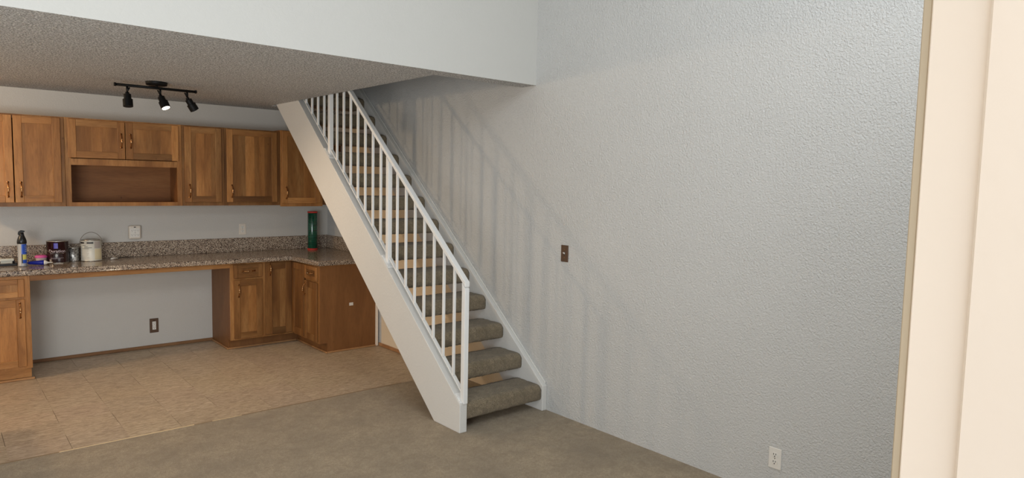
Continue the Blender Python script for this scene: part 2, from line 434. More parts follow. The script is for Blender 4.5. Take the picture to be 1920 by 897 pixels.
# ------------------------------------------------------------------ cabinets
def tone():
    k = random.choice([.84, .92, 1.0, 1.05, 1.1]); return (k, k*random.uniform(.95, 1.02), k*random.uniform(.9, 1.02))
def xf(mb, face, plane):
    """turn a panel built in (u, depth, z) with depth<0 in front into the world"""
    for v in mb.bm.verts:
        u, d, z = v.co
        if face == 'y': v.co = Vector((u, plane+d, z))        # faces -Y
        else: v.co = Vector((plane+d, u, z))                  # faces -X
    return mb
def handle(par, face, plane, u, z, vertical=True, L=.118):
    path = []; rad = []
    for k in range(13):
        t = k/12; a = (t-.5)*L; d = -.030*math.sin(math.pi*t)**.6 - .001
        path.append((0, d, a)); rad.append(.0048+.0022*math.exp(-((t-.5)/.13)**2)+.0022*math.exp(-((t-.5)/.5)**2)*0)
    mb = MB(); mb.tube([(u+(p[2] if not vertical else 0), p[1], z+(p[2] if vertical else 0)) for p in path], rad, 8, M['bronze'])
    for sgn in (-1, 1):
        a = sgn*L/2
        mb.tube([(u+(0 if vertical else a), 0, z+(a if vertical else 0)), (u+(0 if vertical else a), -.006, z+(a if vertical else 0))], .0085, 10, M['bronze'])
    for dd in (-.009, .009):
        c = (u+(0 if vertical else dd), -.031, z+(dd if vertical else 0))
        e = (u+(0 if vertical else dd*1.9), -.0305, z+(dd*1.9 if vertical else 0))
        mb.tube([c, e], [.0078, .0055], 10, M['brass_bead'])
    return obj('handle', xf(mb, face, plane), None, par)
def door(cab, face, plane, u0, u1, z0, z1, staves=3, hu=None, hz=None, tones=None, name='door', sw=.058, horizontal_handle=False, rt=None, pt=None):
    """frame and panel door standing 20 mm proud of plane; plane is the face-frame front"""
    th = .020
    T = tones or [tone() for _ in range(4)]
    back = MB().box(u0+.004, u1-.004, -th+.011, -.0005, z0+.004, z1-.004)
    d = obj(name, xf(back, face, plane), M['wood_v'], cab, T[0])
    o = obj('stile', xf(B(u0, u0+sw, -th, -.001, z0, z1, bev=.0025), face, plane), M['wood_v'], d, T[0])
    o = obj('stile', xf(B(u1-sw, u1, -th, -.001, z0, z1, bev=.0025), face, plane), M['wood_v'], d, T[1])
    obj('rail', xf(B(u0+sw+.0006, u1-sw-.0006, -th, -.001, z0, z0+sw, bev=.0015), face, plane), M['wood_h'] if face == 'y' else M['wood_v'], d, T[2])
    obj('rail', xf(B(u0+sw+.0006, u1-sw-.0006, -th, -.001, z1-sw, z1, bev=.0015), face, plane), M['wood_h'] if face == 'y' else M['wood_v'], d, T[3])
    pu0, pu1 = u0+sw+.0006, u1-sw-.0006; cuts = [0]
    for k in range(1, staves): cuts.append(k/staves+random.uniform(-.08, .08))
    cuts.append(1)
    for k in range(staves):
        a, b = pu0+(pu1-pu0)*cuts[k], pu0+(pu1-pu0)*cuts[k+1]
        obj('panel_stave', xf(B(a, b-.0003, -th+.008, -.002, z0+sw, z1-sw), face, plane), M['wood_v'], d, (pt[k] if pt else tone()))
    if hu is not None: handle(d, face, plane-th, hu, hz, not horizontal_handle)
    return d
def T4(a, b=None, c=None, d=None):
    f = lambda k: f3(k)
    return [f(a), f(b or a), f(c or a), f(d or a)]
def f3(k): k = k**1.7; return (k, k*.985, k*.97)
# --- wall cabinets (face frame front at y=6.93, doors 20 mm proud)
UY, Z0, Z1 = 6.925, 1.418, 2.180
def upper(name, x0, x1, label, yf=UY, z0=Z0, z1=Z1, frame=f3(.86), niche=None, stiles=(.03, .03)):  # default frame tint darkened to put the door gap shadows into the colour
    c = thing(name, ((x0+x1)/2, YB, z0), label, 'cabinet', 'wall cabinets over the desk counter')
    b = MB(); t = .018
    b.box(x0+.0005, x0+t, yf+.02, YB-.001, z0+.012, z1); b.box(x1-t, x1-.0005, yf+.02, YB-.001, z0+.012, z1)
    b.box(x0+t, x1-t, yf+.02, YB-.001, z1-t, z1); b.box(x0+t, x1-t, yf+.02, YB-.001, z0+.012, z0+.012+t)
    b.box(x0+t, x1-t, YB-.012, YB-.001, z0+.03, z1-t)
    if niche: b.box(x0+t, x1-t, yf+.02, YB-.012, niche-.0, niche+t)
    obj('carcass', b, M['inner'], c, f3(.95))
    fr = MB()
    fr.box(x0, x0+stiles[0], yf, yf+.02, z0, z1, bev=.001); fr.box(x1-stiles[1], x1, yf, yf+.02, z0, z1, bev=.001)
    fr.box(x0+stiles[0], x1-stiles[1], yf, yf+.0195, z1-.035, z1); fr.box(x0+stiles[0], x1-stiles[1], yf, yf+.0195, z0, z0+.035)
    if niche: fr.box(x0+stiles[0], x1-stiles[1], yf, yf+.0195, niche-.006, niche+.050)
    obj('face_frame', fr, M['wood_v'], c, frame)
    return c
cA = upper('wall_cabinet', .175, .895, 'leftmost light wood wall cabinet with two tall doors, cut by the photo edge', stiles=(.03, .035))
door(cA, 'y', UY, .205, .534, 1.452, 2.168, 2, .495, 1.56, T4(1.22, 1.18, 1.16, 1.2), pt=[f3(1.24), f3(1.16)])
door(cA, 'y', UY, .542, .866, 1.452, 2.168, 2, .583, 1.56, T4(1.12, 1.02, 1.06, 1.08), pt=[f3(1.1), f3(1.05)])
cB = upper('wall_cabinet', .897, 1.828, 'wide wall cabinet with two short doors above an open shelf bay', niche=1.782, frame=f3(1.0), stiles=(.042, .042))
door(cB, 'y', UY, .922, 1.352, 1.838, 2.168, 3, 1.322, 2.00, T4(1.05, 1.0, .98, .92), pt=[f3(.98), f3(1.08), f3(.98)])
door(cB, 'y', UY, 1.358, 1.796, 1.838, 2.168, 3, 1.396, 2.00, T4(.98, 1.15, .72, .86), pt=[f3(.98), f3(.88), f3(1.0)])
cC = upper('wall_cabinet', 1.830, 2.214, 'narrow single door wall cabinet right of the open shelf bay', frame=f3(.74))  # frame tinted darker still for the shade round the door
door(cC, 'y', UY, 1.850, 2.185, 1.452, 2.168, 4, 1.888, 1.56, T4(.95, .78, .76, .84), pt=[f3(.86), f3(1.1), f3(.98), f3(.8)])
cD = upper('wall_cabinet', 2.216, 2.768, 'wide single door wall cabinet with striped staves, left of the stair stringer', frame=f3(.7))  # darkest frame tint, shade of the door gaps painted in
door(cD, 'y', UY, 2.234, 2.738, 1.452, 2.168, 6, 2.278, 1.56, T4(1.05, .8, .62, .85), pt=[f3(.8), f3(.74), f3(1.05), f3(.82), f3(.92), f3(.76)])
cE = upper('wall_cabinet', 2.771, 3.232, 'corner wall cabinet partly hidden behind the white stair stringer', yf=UY-.022, z0=Z0-.012, z1=Z1+.012, frame=f3(.95))
door(cE, 'y', UY-.022, 2.782, 3.203, 1.440, 2.186, 2, 2.822, 1.548, T4(.98, .92, 1.05, .9), pt=[f3(.8), f3(.9)])
fi = B(3.233, XW-.001, UY+.03, UY+.048, Z0, Z1)
tag(obj('filler_panel', fi, M['ply'], tint=(.7, .7, .7)), 'dark filler strip between the corner wall cabinet and the wall', 'filler panel')

# --- base cabinets
BY = 6.722; KZ = .10; TOPZ = .865
def base_shoe(mb, *a): mb.box(*a, bev=.003)
cL = thing('base_cabinet', (.0, YB, 0), 'light wood base cabinet with drawer and door at the left photo edge', 'cabinet', 'base cabinets under the counter')
b = MB(); b.box(-.35, .600, BY+.02, YB-.001, .10, TOPZ); obj('carcass', b, M['ply'], cL, (1.2, 1.2, 1.2))
b = MB(); b.box(.555, .600, BY, BY+.0195, .0951, TOPZ, bev=.001); b.box(-.35, -.02, BY, BY+.0195, .095, TOPZ); b.box(-.02, .555, BY, BY+.0195, .83, TOPZ); b.box(-.02, .555, BY, BY+.0195, .665, .70); b.box(-.02, .555, BY, BY+.0195, .0951, .13)
obj('face_frame', b, M['wood_v'], cL, f3(1.1))
door(cL, 'y', BY, .05, .560, .115, .672, 4, .527, .585, T4(1.1, 1.1, 1.06, 1.1), pt=[f3(1.05), f3(1.2), f3(1.1), f3(1.22)])
door(cL, 'y', BY, .05, .560, .692, .838, 1, .30, .765, T4(1.16, 1.16, 1.1, 1.1), name='drawer_front', sw=.042, horizontal_handle=True)
b = B(-.35, .592, BY+.012, BY+.03, .018, .0949, bev=.001); obj('plinth', b, M['wood_h'], cL, f3(1.06))
b = B(-.35, .612, BY-.012, BY+.012, 0, .017, bev=.004); obj('shoe_moulding', b, M['shoe'], cL, (.95, .9, .85))

XS = 2.822      # face plane of the return run (faces -X)
cR = thing('base_cabinet', (2.42, YB, 0), 'base cabinet with one drawer and door at the right end of the knee space', 'cabinet', 'base cabinets under the counter')
b = MB(); b.box(2.190, 2.5149, BY+.02, YB-.001, KZ, TOPZ); b.box(2.190, 2.206, BY+.09, YB-.001, .0005, KZ)
obj('carcass', b, M['ply'], cR, (.95, .95, .95))
b = MB(); b.box(2.190, 2.236, BY, BY+.0195, KZ, TOPZ, bev=.001); b.box(2.488, 2.515, BY, BY+.0195, KZ, TOPZ); b.box(2.236, 2.488, BY, BY+.0195, .835, TOPZ); b.box(2.236, 2.488, BY, BY+.0195, .68, .71); b.box(2.236, 2.488, BY, BY+.0195, KZ, .13)
obj('face_frame', b, M['wood_v'], cR, f3(.95))
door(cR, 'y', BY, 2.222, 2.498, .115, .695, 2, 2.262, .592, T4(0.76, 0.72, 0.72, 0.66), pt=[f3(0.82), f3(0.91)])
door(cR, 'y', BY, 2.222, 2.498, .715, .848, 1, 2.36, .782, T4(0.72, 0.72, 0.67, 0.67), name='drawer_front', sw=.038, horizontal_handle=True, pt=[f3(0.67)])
b = B(2.206, 2.5149, BY+.075, BY+.09, .0005, KZ-.0005); obj('toe_kick', b, M['ply'], cR, (.85, .85, .85))
b = MB(); b.box(2.186, 2.5149, BY+.062, BY+.075, .0005, .017, bev=.003); obj('shoe_moulding', b, M['shoe'], cR, (.85, .8, .76))
b = MB(); b.box(2.175, 2.1895, BY+.062, YB-.016, .0005, .017, bev=.003); obj('shoe_moulding', b, M['shoe'], cR, (.85, .8, .76))

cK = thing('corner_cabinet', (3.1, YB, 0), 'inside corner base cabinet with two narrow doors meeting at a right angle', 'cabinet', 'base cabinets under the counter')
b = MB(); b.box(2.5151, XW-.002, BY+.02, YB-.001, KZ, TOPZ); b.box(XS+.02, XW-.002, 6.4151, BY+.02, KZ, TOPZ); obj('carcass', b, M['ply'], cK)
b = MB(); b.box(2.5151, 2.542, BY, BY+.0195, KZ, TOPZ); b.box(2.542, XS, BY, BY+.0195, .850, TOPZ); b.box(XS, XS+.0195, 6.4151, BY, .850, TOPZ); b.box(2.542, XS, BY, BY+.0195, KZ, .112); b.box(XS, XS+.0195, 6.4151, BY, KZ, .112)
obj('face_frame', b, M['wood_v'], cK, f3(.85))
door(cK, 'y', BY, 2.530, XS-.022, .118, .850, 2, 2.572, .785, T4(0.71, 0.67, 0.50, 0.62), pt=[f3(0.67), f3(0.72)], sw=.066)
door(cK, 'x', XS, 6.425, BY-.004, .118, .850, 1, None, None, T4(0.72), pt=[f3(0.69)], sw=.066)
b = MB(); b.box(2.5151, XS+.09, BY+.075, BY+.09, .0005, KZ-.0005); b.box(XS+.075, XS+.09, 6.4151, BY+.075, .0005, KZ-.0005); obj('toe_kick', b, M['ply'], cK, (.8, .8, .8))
b = MB(); b.box(2.5151, XS+.062, BY+.062, BY+.075, .0005, .017, bev=.003); b.box(XS+.062, XS+.075, 6.4151, BY+.062, .0005, .017, bev=.003); obj('shoe_moulding', b, M['shoe'], cK, (.8, .76, .72))

EY = 6.095      # end panel plane (faces -Y)
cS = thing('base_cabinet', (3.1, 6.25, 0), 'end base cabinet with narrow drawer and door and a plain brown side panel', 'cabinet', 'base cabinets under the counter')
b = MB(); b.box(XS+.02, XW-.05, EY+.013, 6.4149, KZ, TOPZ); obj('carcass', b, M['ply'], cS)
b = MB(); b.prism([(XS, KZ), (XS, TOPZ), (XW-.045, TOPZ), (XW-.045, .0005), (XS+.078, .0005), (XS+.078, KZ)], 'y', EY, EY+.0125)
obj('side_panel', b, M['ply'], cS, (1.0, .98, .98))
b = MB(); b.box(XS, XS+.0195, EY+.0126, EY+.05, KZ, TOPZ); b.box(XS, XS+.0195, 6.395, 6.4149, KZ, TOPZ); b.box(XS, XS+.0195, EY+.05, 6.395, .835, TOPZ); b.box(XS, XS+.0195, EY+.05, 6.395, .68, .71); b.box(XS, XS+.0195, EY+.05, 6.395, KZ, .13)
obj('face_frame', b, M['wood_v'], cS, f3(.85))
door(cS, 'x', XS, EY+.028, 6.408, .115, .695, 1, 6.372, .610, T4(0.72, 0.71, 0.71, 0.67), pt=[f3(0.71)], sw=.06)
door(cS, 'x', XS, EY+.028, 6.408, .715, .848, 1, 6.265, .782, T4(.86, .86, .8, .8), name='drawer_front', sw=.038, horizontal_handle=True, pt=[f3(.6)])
b = MB(); b.box(XS+.075, XS+.09, EY+.013, 6.4149, .0005, KZ-.0005); obj('toe_kick', b, M['ply'], cS, (.85, .85, .85))
b = MB(); b.box(XS+.062, XS+.075, EY-.012, 6.4149, .0005, .017, bev=.003); b.box(XS+.076, XW-.045, EY-.012, EY-.0005, .0005, .017, bev=.003)
obj('shoe_moulding', b, M['shoe'], cS, (1, .95, .9))
b = B(XW-.044, XW-.0145, EY-.006, EY+.02, .0005, TOPZ-.002, bev=.002); tag(obj('corner_trim', b, M['cream_paint']), 'cream trim post between the brown side panel and the wall', 'trim')
b = MB(); b.box(3.133, 3.176, EY-.004, EY-.0005, .448, .478, bev=.001); b.box(3.141, 3.168, EY-.006, EY-.004, .456, .470, bev=.0008)
tag(obj('plastic_clip', b, M['white_plastic']), 'small cream rectangular tab stuck on the brown cabinet side panel', 'tab')
# apron under the desk counter
b = B(.6005, 2.1895, BY-.004, BY+.016, .818, TOPZ, bev=.001)
tag(obj('counter_apron', b, M['wood_h'], tint=f3(.95)), 'long wooden rail under the counter over the empty knee space', 'rail')

# --- granite counter: one L-shaped slab with rounded edge, and its splashbacks
ct = MB()
L = [(-.35, 6.682), (2.792, 6.682), (2.792, 6.055), (XW-.0005, 6.055), (XW-.0005, YB-.0005), (-.35, YB-.0005)]
ct.prism(L, 'z', TOPZ+.0005, .915)
es = [e for e in ct.bm.edges if abs(e.verts[0].co.z-e.verts[1].co.z) < 1e-6 and all(v.co.y < 6.69 for v in e.verts)]
bmesh.ops.bevel(ct.bm, geom=es, offset=.016, segments=4, affect='EDGES', profile=.5)
cto = thing('countertop', (1.5, YB, TOPZ), 'speckled brown granite countertop with low splashback turning the corner', 'countertop')
obj('slab', ct, M['granite'], cto)
obj('splashback', B(-.35, XW-.021, YB-.021, YB-.0005, .9155, 1.062, bev=.002), M['granite'], cto)
obj('splashback', B(XW-.0205, XW-.0005, 6.06, YB-.0005, .9155, 1.062, bev=.002), M['granite'], cto)

# ------------------------------------------------------------------ electrical plates
def plate_on(face, plane, u, z, w_, h_, mat, label, name='wall_outlet', kind='duplex', cat='outlet'):
    f = lambda mb: xf(mb, face, plane)
    base = (u, plane, z) if face == 'y' else (plane, u, z)
    t = thing(name, base, label, cat)
    obj('cover_plate', f(B(u-w_/2, u+w_/2, -.006, -.0005, z-h_/2, z+h_/2, bev=.0025)), mat, t)
    if kind in ('duplex', 'block'):
        for s in (-1, 1):
            zc = z+s*.0205
            mb = MB()
            if kind == 'block': mb.box(u-.0165, u+.0165, -.0095, -.006, zc-.020, zc+.020, bev=.001)
            else:
                pts = [(u+.0172*math.cos(a), zc+max(-.0135, min(.0135, .0172*math.sin(a)))) for a in [k*math.pi/12 for k in range(24)]]
                mb.prism(pts, 'y', -.0085, -.006)
            r = obj('socket', f(mb), M['white_plastic'], t)
            sl = MB()
            for dx in (-.0064, .0064): sl.box(u+dx-.0012, u+dx+.0012, -.0102, -.0060, zc, zc+.0085)
            sl.box(u-.0022, u+.0022, -.0102, -.0060, zc-.0105, zc-.0055)
            obj('slots', f(sl), M['dark_hole'], r)
        if kind == 'duplex': obj('screw', f(B(u-.0028, u+.0028, -.0075, -.006, z-.0028, z+.0028, bev=.001)), M['steel'], t)
        else: obj('screw', f(B(u-.004, u+.004, -.0072, -.006, z+.047, z+.055, bev=.001)), M['dark_hole'], t)
    else:
        tg = MB(); tg.prism([(-.006, z-.006), (-.020, z+.004), (-.020, z+.010), (-.006, z+.008)], 'x', u-.005, u+.005, bev=.001)
        # prism on x gives (u, depth, z)
        obj('toggle', f(tg), M['white_plastic'], t, label='white toggle pointing up')
        obj('toggle_slot', f(B(u-.006, u+.006, -.0066, -.0055, z-.012, z+.012)), M['dark_hole'], t)
        for s in (-1, 1): obj('screw', f(B(u-.003, u+.003, -.0072, -.006, z+s*.030-.003, z+s*.030+.003, bev=.001)), M['bronze'], t)
    return t
plate_on('x', XW, 3.438, 1.200, .074, .121, M['brown_plate'], 'brown light switch plate with white toggle on the big grey wall', 'light_switch', 'toggle', 'light switch')
plate_on('x', XW, 1.774, .224, .073, .117, M['white_plastic'], 'white double outlet low on the big grey wall at the bottom of the photo')
plate_on('y', YB, 2.508, 1.152, .072, .117, M['ivory'], 'ivory double outlet above the counter, left of the green roll')
plate_on('y', YB, 1.640, .222, .080, .142, M['brown_plate'], 'brown plate outlet in the knee space under the counter', kind='block')
ad = thing('outlet_adapter', (1.484, YB, 1.152), 'boxy ivory six way plug adapter on the wall above the counter', 'outlet adapter')
b = MB(); b.box(1.432, 1.536, YB-.045, YB-.0005, 1.088, 1.218, bev=.014, seg=3); obj('housing', b, M['ivory'], ad)
b = MB(); b.box(1.444, 1.524, YB-.049, YB-.0455, 1.105, 1.192, bev=.0015); fp = obj('socket_face', b, M['ivory'], ad, label='paler socket face')
fp.data.materials[0] = M['white_plastic']
b = MB()
for cx in (1.459, 1.484, 1.509):
    for cz in (1.170, 1.128):
        for dx in (-.006, .006): b.box(cx+dx-.0012, cx+dx+.0012, YB-.0505, YB-.0485, cz, cz+.006)
        b.box(cx-.002, cx+.002, YB-.0505, YB-.0485, cz-.010, cz-.006)
b.box(1.4815, 1.4865, YB-.0505, YB-.0485, 1.146, 1.151)
obj('slots', b, M['dark_hole'], ad)
obj('indicator', B(1.474, 1.492, YB-.0475, YB-.0445, 1.199, 1.206), M['dark_hole'], ad)

# ------------------------------------------------------------------ text bent round a can
def text_on_can(par, txt, cx, cy, r, ang, z, size, mat, name='lettering', squash=1.0):
    cu = bpy.data.curves.new('t', 'FONT'); cu.body = txt; cu.size = size; cu.align_x = 'CENTER'; cu.resolution_u = 2; cu.extrude = .0004
    to = bpy.data.objects.new('t', cu); C.objects.link(to)
    dg = bpy.context.evaluated_depsgraph_get(); me = bpy.data.meshes.new_from_object(to.evaluated_get(dg))
    bm = bmesh.new(); bm.from_mesh(me)
    bmesh.ops.triangulate(bm, faces=bm.faces)
    for v in bm.verts:
        u, h, e = v.co; a = ang + u*squash/r
        v.co = Vector((cx+(r+.0009+e)*math.cos(a), cy+(r+.0009+e)*math.sin(a), z+h))
    bpy.data.objects.remove(to); bpy.data.curves.remove(cu)
    mb = MB(); mb.bm.free(); mb.bm = bm
    return obj(name, mb, mat, par)
def strip(cx, cy, r, a0, a1, z0, z1, m, mb=None, off=.0006, n=14):
    mb = mb or MB(); R = r+off; fs = []
    for k in range(n):
        p, q = a0+(a1-a0)*k/n, a0+(a1-a0)*(k+1)/n
        v = [mb.bm.verts.new((cx+R*math.cos(a), cy+R*math.sin(a), z)) for a, z in ((p, z0), (q, z0), (q, z1), (p, z1))]
        fs.append(mb.bm.faces.new(v))
    bmesh.ops.remove_doubles(mb.bm, verts=mb.bm.verts, dist=1e-6)
    for f in fs:
        if f.is_valid: f.smooth = True
    mb._fin([f for f in fs if f.is_valid], m); return mb
ZT_ = .9155
def facing(cx, cy): return math.atan2(-cy, -cx)
def paint_can(cx, cy, r, h, name, label, mat, bail=True, bail_up=False):
    t = thing(name, (cx, cy, ZT_), label, 'paint can')
    obj('can_body', MB().lathe(cx, cy, [(r-.002, ZT_), (r, ZT_+.003), (r, ZT_+.006), (r-.0015, ZT_+.008), (r-.0015, ZT_+h-.010), (r+.001, ZT_+h-.008)], 40), mat, t)
    obj('rim', MB().lathe(cx, cy, [(r+.0005, ZT_+h-.0079), (r+.002, ZT_+h-.005), (r+.002, ZT_+h-.001), (r-.002, ZT_+h), (r-.008, ZT_+h-.001), (r-.010, ZT_+h-.005)], 40), M['steel'], t)
    obj('lid', MB().lathe(cx, cy, [(r-.0105, ZT_+h-.006), (r-.0105, ZT_+h-.004), (r-.020, ZT_+h-.0045), (r-.022, ZT_+h-.007), (.004, ZT_+h-.007)], 32), M['steel'], t)
    obj('foot_ring', MB().lathe(cx, cy, [(r-.001, ZT_+.0001), (r+.0016, ZT_+.001), (r+.0016, ZT_+.005), (r+.0005, ZT_+.0055)], 40), M['steel'], t)
    if bail:
        fa = facing(cx, cy); sd = (math.cos(fa+math.pi/2), math.sin(fa+math.pi/2)); ze = ZT_+h*.74
        for s in (-1, 1):
            obj('ear', MB().tube([(cx+s*sd[0]*(r-.001), cy+s*sd[1]*(r-.001), ze), (cx+s*sd[0]*(r+.009), cy+s*sd[1]*(r+.009), ze)], [.010, .007], 12), M['steel'], t)
        pts = []
        for k in range(25):
            a = math.pi*k/24; e = (r+.007)
            if bail_up: q = (e*math.cos(a), 0, math.sin(a)*.115)
            else: q = (e*math.cos(a), -math.sin(a)*(r+.006), -math.sin(a)*.06)
            bx = cx+sd[0]*q[0]-math.cos(fa)*q[1]*(-1 if not bail_up else 1)*0 + (math.cos(fa)*(-q[1]) if not bail_up else 0)
            by = cy+sd[1]*q[0] + (math.sin(fa)*(-q[1]) if not bail_up else 0)
            pts.append((bx, by, ze+q[2]))
        obj('bail_handle', MB().tube(pts, .0022, 6), M['wire'], t)
    return t
# maroon gallon
c1x, c1y, R1, H1 = .846, 7.130, .083, .193
p1 = paint_can(c1x, c1y, R1, H1, 'paint_can', 'dark maroon gallon paint can with a pale product name, left of the small grey tin', M['brown_label'], bail=True)
fa = facing(c1x, c1y)
mb = strip(c1x, c1y, R1, fa-.34, fa+.04, ZT_+.128, ZT_+.176, M['logo_blue']); obj('logo_patch', mb, None, p1, label='small blue logo block')
text_on_can(p1, 'Duration', c1x, c1y, R1, fa-.06, ZT_+.094, .036, M['print_pink'])
mb = MB()
strip(c1x, c1y, R1, fa-.72, fa+.58, ZT_+.0835, ZT_+.0850, M['print_pink'], mb); strip(c1x, c1y, R1, fa-.70, fa+.55, ZT_+.0445, ZT_+.0458, M['print_pink'], mb)
strip(c1x, c1y, R1, fa-.70, fa+.25, ZT_+.0375, ZT_+.0385, M['print_pink'], mb)
strip(c1x, c1y, R1, fa-.20, fa-.02, ZT_+.058, ZT_+.074, M['white_label'], mb)
strip(c1x, c1y, R1, fa-.80, fa-.58, ZT_+.012, ZT_+.034, M['grey_label'], mb)
obj('label_print', mb, None, p1)
text_on_can(p1, 'R', c1x, c1y, R1+.0004, fa-.11, ZT_+.059, .018, M['print_dark'])
# small tin
p2 = paint_can(.972, 7.177, .045, .124, 'paint_can', 'small dented grey quart tin between the two gallon paint cans', M['foil'], bail=False)
# white-label gallon, bail standing up
c2x, c2y = 1.103, 7.135
p3 = paint_can(c2x, c2y, R1, H1, 'paint_can', 'off-white labelled gallon paint can with its wire handle standing up', M['white_label'], bail=True, bail_up=True)
fa2 = facing(c2x, c2y); mb = MB()
strip(c2x, c2y, R1, fa2-1.35, fa2+.20, ZT_+.160, ZT_+.174, M['print_dark'], mb)
strip(c2x, c2y, R1, fa2+.30, fa2+.95, ZT_+.118, ZT_+.178, M['grey_label'], mb)
strip(c2x, c2y, R1, fa2+.32, fa2+1.2, ZT_+.014, ZT_+.112, M['cream_label'], mb)
for k in range(7):
    strip(c2x, c2y, R1, fa2-1.2, fa2-.3+.12*math.sin(k*2.1), ZT_+.020+k*.0125, ZT_+.0225+k*.0125, M['grey_label'], mb)
for k in range(4):
    strip(c2x, c2y, R1, fa2-.95+.3*math.sin(k), fa2-.25+.3*math.sin(k*1.7), ZT_+.112+k*.010, ZT_+.1155+k*.010, M['print_dark'], mb)
strip(c2x, c2y, R1+.0003, fa2-.70, fa2-.42, ZT_+.163, ZT_+.172, M['white_label'], mb)
obj('label_print', mb, None, p3)

# ------------------------------------------------------------------ spray can
sx, sy = .576, 6.950
sp = thing('spray_can', (sx, sy, ZT_), 'tall blue and silver spray can with black trigger top near the left edge', 'spray can')
obj('can_body', MB().lathe(sx, sy, [(.030, ZT_), (.033, ZT_+.003), (.033, ZT_+.010), (.0315, ZT_+.012), (.0315, ZT_+.188), (.030, ZT_+.192)], 36), M['silver_label'], sp)
fs_ = facing(sx, sy); mb = MB()
strip(sx, sy, .0315, fs_-.15, fs_+1.3, ZT_+.105, ZT_+.188, M['blue_label'], mb); strip(sx, sy, .0315, fs_-.15, fs_+.10, ZT_+.028, ZT_+.105, M['print_dark'], mb)
strip(sx, sy, .0315, fs_+.10, fs_+1.1, ZT_+.060, ZT_+.098, M['yellow_label'], mb); strip(sx, sy, .0315, fs_+.10, fs_+1.2, ZT_+.028, ZT_+.056, M['blue_label'], mb)
for k in range(4): strip(sx, sy, .0318, fs_+.62, fs_+1.15, ZT_+.125+k*.015, ZT_+.128+k*.015, M['white_label'], mb)
obj('can_label', mb, None, sp)
obj('collar', MB().lathe(sx, sy, [(.0325, ZT_+.1905), (.0345, ZT_+.194), (.0345, ZT_+.212), (.030, ZT_+.232), (.022, ZT_+.252), (.017, ZT_+.268), (.016, ZT_+.282)], 32), M['black_plastic'], sp)
b = MB(); b.prism([(sx-.026, ZT_+.268), (sx-.022, ZT_+.292), (sx-.004, ZT_+.304), (sx+.020, ZT_+.300), (sx+.022, ZT_+.290), (sx+.010, ZT_+.283), (sx-.012, ZT_+.283), (sx-.018, ZT_+.264)], 'y', sy-.012, sy+.012, bev=.002)
obj('trigger', b, M['black_plastic'], sp)
b = MB(); b.tube([(sx+.012, sy, ZT_+.296), (sx+.029, sy, ZT_+.293)], [.0055, .004], 10); obj('nozzle', b, M['white_plastic'], sp)
# tub with pink lid
tx, ty = .722, 7.12
tb = thing('plastic_tub', (tx, ty, ZT_), 'small cloudy tub with a bright pink lid beside the maroon can', 'tub')
obj('tub_body', MB().lathe(tx, ty, [(.034, ZT_), (.036, ZT_+.002), (.041, ZT_+.048), (.042, ZT_+.052)], 32), M['clear_tub'], tb)
obj('tub_lid', MB().lathe(tx, ty, [(.0435, ZT_+.0485), (.0465, ZT_+.052), (.0465, ZT_+.060), (.036, ZT_+.070), (.010, ZT_+.072)], 32), M['pink'], tb)
# caulk tube lying in front of the tub
a, e = Vector((.612, 7.00, ZT_+.021)), Vector((.728, 6.965, ZT_+.021))
tu = thing('sealant_tube', ((a.x+e.x)/2, (a.y+e.y)/2, ZT_), 'blue squeeze tube with white nozzle lying on the counter', 'tube')
obj('tube_body', MB().tube([a, a.lerp(e, .1), a.lerp(e, .85), e], [.004, .013, .0205, .0205], 16), M['navy'], tu)
dr = (e-a).normalized()
obj('nozzle', MB().tube([e+dr*.0005, e+dr*.006, e+dr*.022, e+dr*.026, e+dr*.060], [.0208, .0205, .012, .007, .003], 14), M['white_plastic'], tu)
# paint tray with block
tr = thing('paint_tray', (.36, 7.13, ZT_), 'flat black tray of tools behind the spray can at the left edge', 'tray')
b = MB(); b.box(.19, .545, 7.03, 7.22, ZT_, ZT_+.006, bev=.002); b.box(.19, .545, 7.028, 7.036, ZT_, ZT_+.018, bev=.002); b.box(.19, .545, 7.214, 7.222, ZT_, ZT_+.028, bev=.002); b.box(.535, .547, 7.03, 7.22, ZT_, ZT_+.022, bev=.002)
obj('tray_pan', b, M['black_plastic'], tr)
for x0 in (.24, .32, .40): obj('tray_rib', B(x0, x0+.01, 7.05, 7.20, ZT_+.0062, ZT_+.010), M['black_plastic'], tr)
b = MB(); b.box(.43, .532, 7.12, 7.16, ZT_+.0305, ZT_+.052, bev=.003); b.box(.44, .52, 7.125, 7.155, ZT_+.0063, ZT_+.0305)
tag(obj('sanding_block', b, M['white_label']), 'off-white block lying in the black tray', 'block')
b = MB(); b.tube([(.30, 7.06, ZT_+.014), (.42, 7.052, ZT_+.014), (.50, 7.062, ZT_+.014)], [.005, .006, .004], 10)
tag(obj('pen', b, M['silver_label']), 'thin grey pen lying along the front of the black tray', 'pen')
# paper tag on counter, near can
b = MB(); b.box(.80, .870, 6.995, 7.028, ZT_, ZT_+.0025, bev=.0008); tag(obj('paper_scrap', b, M['white_plastic']), 'small white scrap in front of the maroon paint can', 'paper')
# razor with cord, right of cans
br = thing('small_brush', (1.29, 7.165, ZT_), 'small white tool with a thin dark handle lying on the counter', 'brush')
obj('brush_head', MB().tube([(1.250, 7.095, ZT_+.010), (1.265, 7.108, ZT_+.011), (1.313, 7.14, ZT_+.009)], [.006, .0095, .007], 12), M['white_plastic'], br)
obj('handle', MB().tube([(1.3135, 7.1405, ZT_+.009), (1.36, 7.18, ZT_+.010), (1.46, 7.235, ZT_+.006)], [.005, .003, .002], 8), M['print_dark'], br)
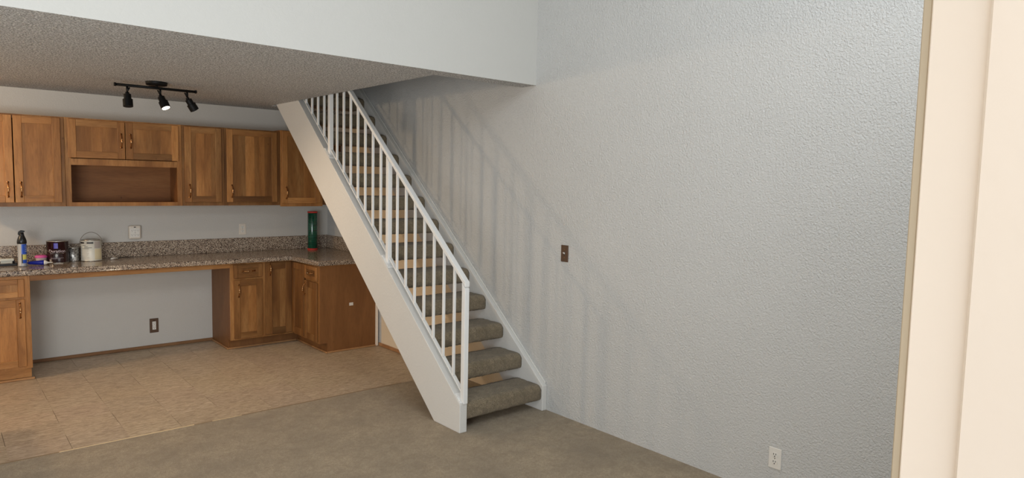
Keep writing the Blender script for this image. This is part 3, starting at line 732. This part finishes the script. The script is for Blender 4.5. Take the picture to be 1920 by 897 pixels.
# stretch film roll
rx, ry = 3.212, 7.115
ro = thing('film_roll', (rx, ry, ZT_), 'upright roll of dark green stretch film with red end cores on the counter', 'roll')
obj('film', MB().lathe(rx, ry, [(.050, ZT_+.018), (.0515, ZT_+.020), (.0515, ZT_+.405), (.050, ZT_+.407)], 40), M['wrap'], ro)
obj('core', MB().lathe(rx, ry, [(.054, ZT_), (.055, ZT_+.002), (.055, ZT_+.014), (.046, ZT_+.0179)], 32), M['red'], ro)
obj('core', MB().lathe(rx, ry, [(.046, ZT_+.4071), (.055, ZT_+.411), (.055, ZT_+.423), (.053, ZT_+.425), (.036, ZT_+.425), (.036, ZT_+.41)], 32), M['red'], ro)

# ------------------------------------------------------------------ track light
LY, LZ = 5.92, 2.383
tl = thing('track_light', (1.388, LY, ZC), 'black ceiling track light with three swivelling heads, the middle one lit', 'ceiling light')
obj('canopy', MB().lathe(1.388, LY, [(.060, ZC-.030), (.074, ZC-.026), (.078, ZC-.006), (.078, ZC-.0005)], 36), M['black_metal'], tl)
obj('stem', MB().tube([(1.388, LY, ZC-.030), (1.388, LY, LZ+.008)], .009, 12), M['black_metal'], tl)
tk = MB().tube([(1.106, LY, LZ), (1.672, LY, LZ)], .0105, 12)
for x in (1.101, 1.677): tk.tube([(x-.006, LY, LZ), (x+.006, LY, LZ)], .0135, 12)
obj('track_bar', tk, M['black_metal'], tl)
for x, d, lit in ((1.182, Vector((.0, -.22, -1)), False), (1.414, Vector((.30, -.42, -1)), True), (1.612, Vector((.62, .05, -1)), False)):
    d.normalize()
    hd = MB(); hd.tube([(x, LY, LZ-.004), (x, LY, LZ-.052)], .008, 10)
    arm = obj('drop_arm', hd, M['black_metal'], tl)
    p = Vector((x, LY, LZ-.056))
    kn = MB(); kn.tube([p-d*.002, p+d*.014], .014, 12); kn.tube([p+Vector((-.004, -.012, .004)), p+Vector((-.022 if d.x > .1 else .014, -.014, .040))], [.005, .006], 8)
    obj('swivel_knob', kn, M['black_metal'], arm)
    hb = MB(); hb.tube([p+d*.012, p+d*.013, p+d*.052, p+d*.0521, p+d*.053, p+d*.108, p+d*.1081], [.010, .0255, .0255, .0255, .0345, .0345, .031], 28)
    hh = obj('lamp_head', hb, M['black_metal'], arm)
    for f in hh.data.polygons: f.use_smooth = False
    bulb = MB(); bulb.tube([p+d*.1082, p+d*.1095, p+d*.1125], [.029, .028, .016], 24)
    obj('lamp_bulb', bulb, M['bulb'] if lit else M['dark_hole'], arm, label='lit warm white bulb' if lit else None)
    if lit:
        ld = bpy.data.lights.new('track_spot', 'SPOT'); ld.energy = 36; ld.color = (1.0, .76, .52); ld.spot_size = math.radians(165); ld.spot_blend = 1.0; ld.shadow_soft_size = .03
        lo = bpy.data.objects.new('track_spot', ld); C.objects.link(lo); lo.location = p+d*.125
        lo.rotation_euler = d.to_track_quat('-Z', 'Y').to_euler()

# ------------------------------------------------------------------ kitchen ceiling lamp, left of the frame
kx, ky = -1.25, 6.35
kl = thing('ceiling_lamp', (kx, ky, ZC), 'round kitchen ceiling lamp beyond the left edge of the photo', 'ceiling light')
obj('base_ring', MB().lathe(kx, ky, [(.15, ZC-.02), (.15, ZC-.0005)], 32), M['white_metal'], kl)
obj('diffuser', MB().lathe(kx, ky, [(.03, ZC-.075), (.09, ZC-.065), (.13, ZC-.035), (.14, ZC-.0205)], 32), M['dome'], kl)
ld = bpy.data.lights.new('kitchen_lamp', 'POINT'); ld.shadow_soft_size = .07; ld.energy = 50; ld.color = (1.0, .72, .44)
lo = bpy.data.objects.new('kitchen_lamp', ld); C.objects.link(lo); lo.location = (kx, ky, ZC-.135)
# counter-high block added out of view to cast a shadow on the tiles
pn = thing('shadow_block', (-.9, 5.3, 0), 'unseen counter-height block added beyond the left edge to cast a floor shadow', 'cabinet')
obj('carcass', B(-1.5, -.24, 4.98, 5.72, 0, .865), M['ply'], pn); obj('counter', B(-1.53, -.20, 4.93, 5.76, .8655, .905, bev=.006), M['granite'], pn)


for o in list(bpy.data.objects):
    if '_w' in o: del o['_w']
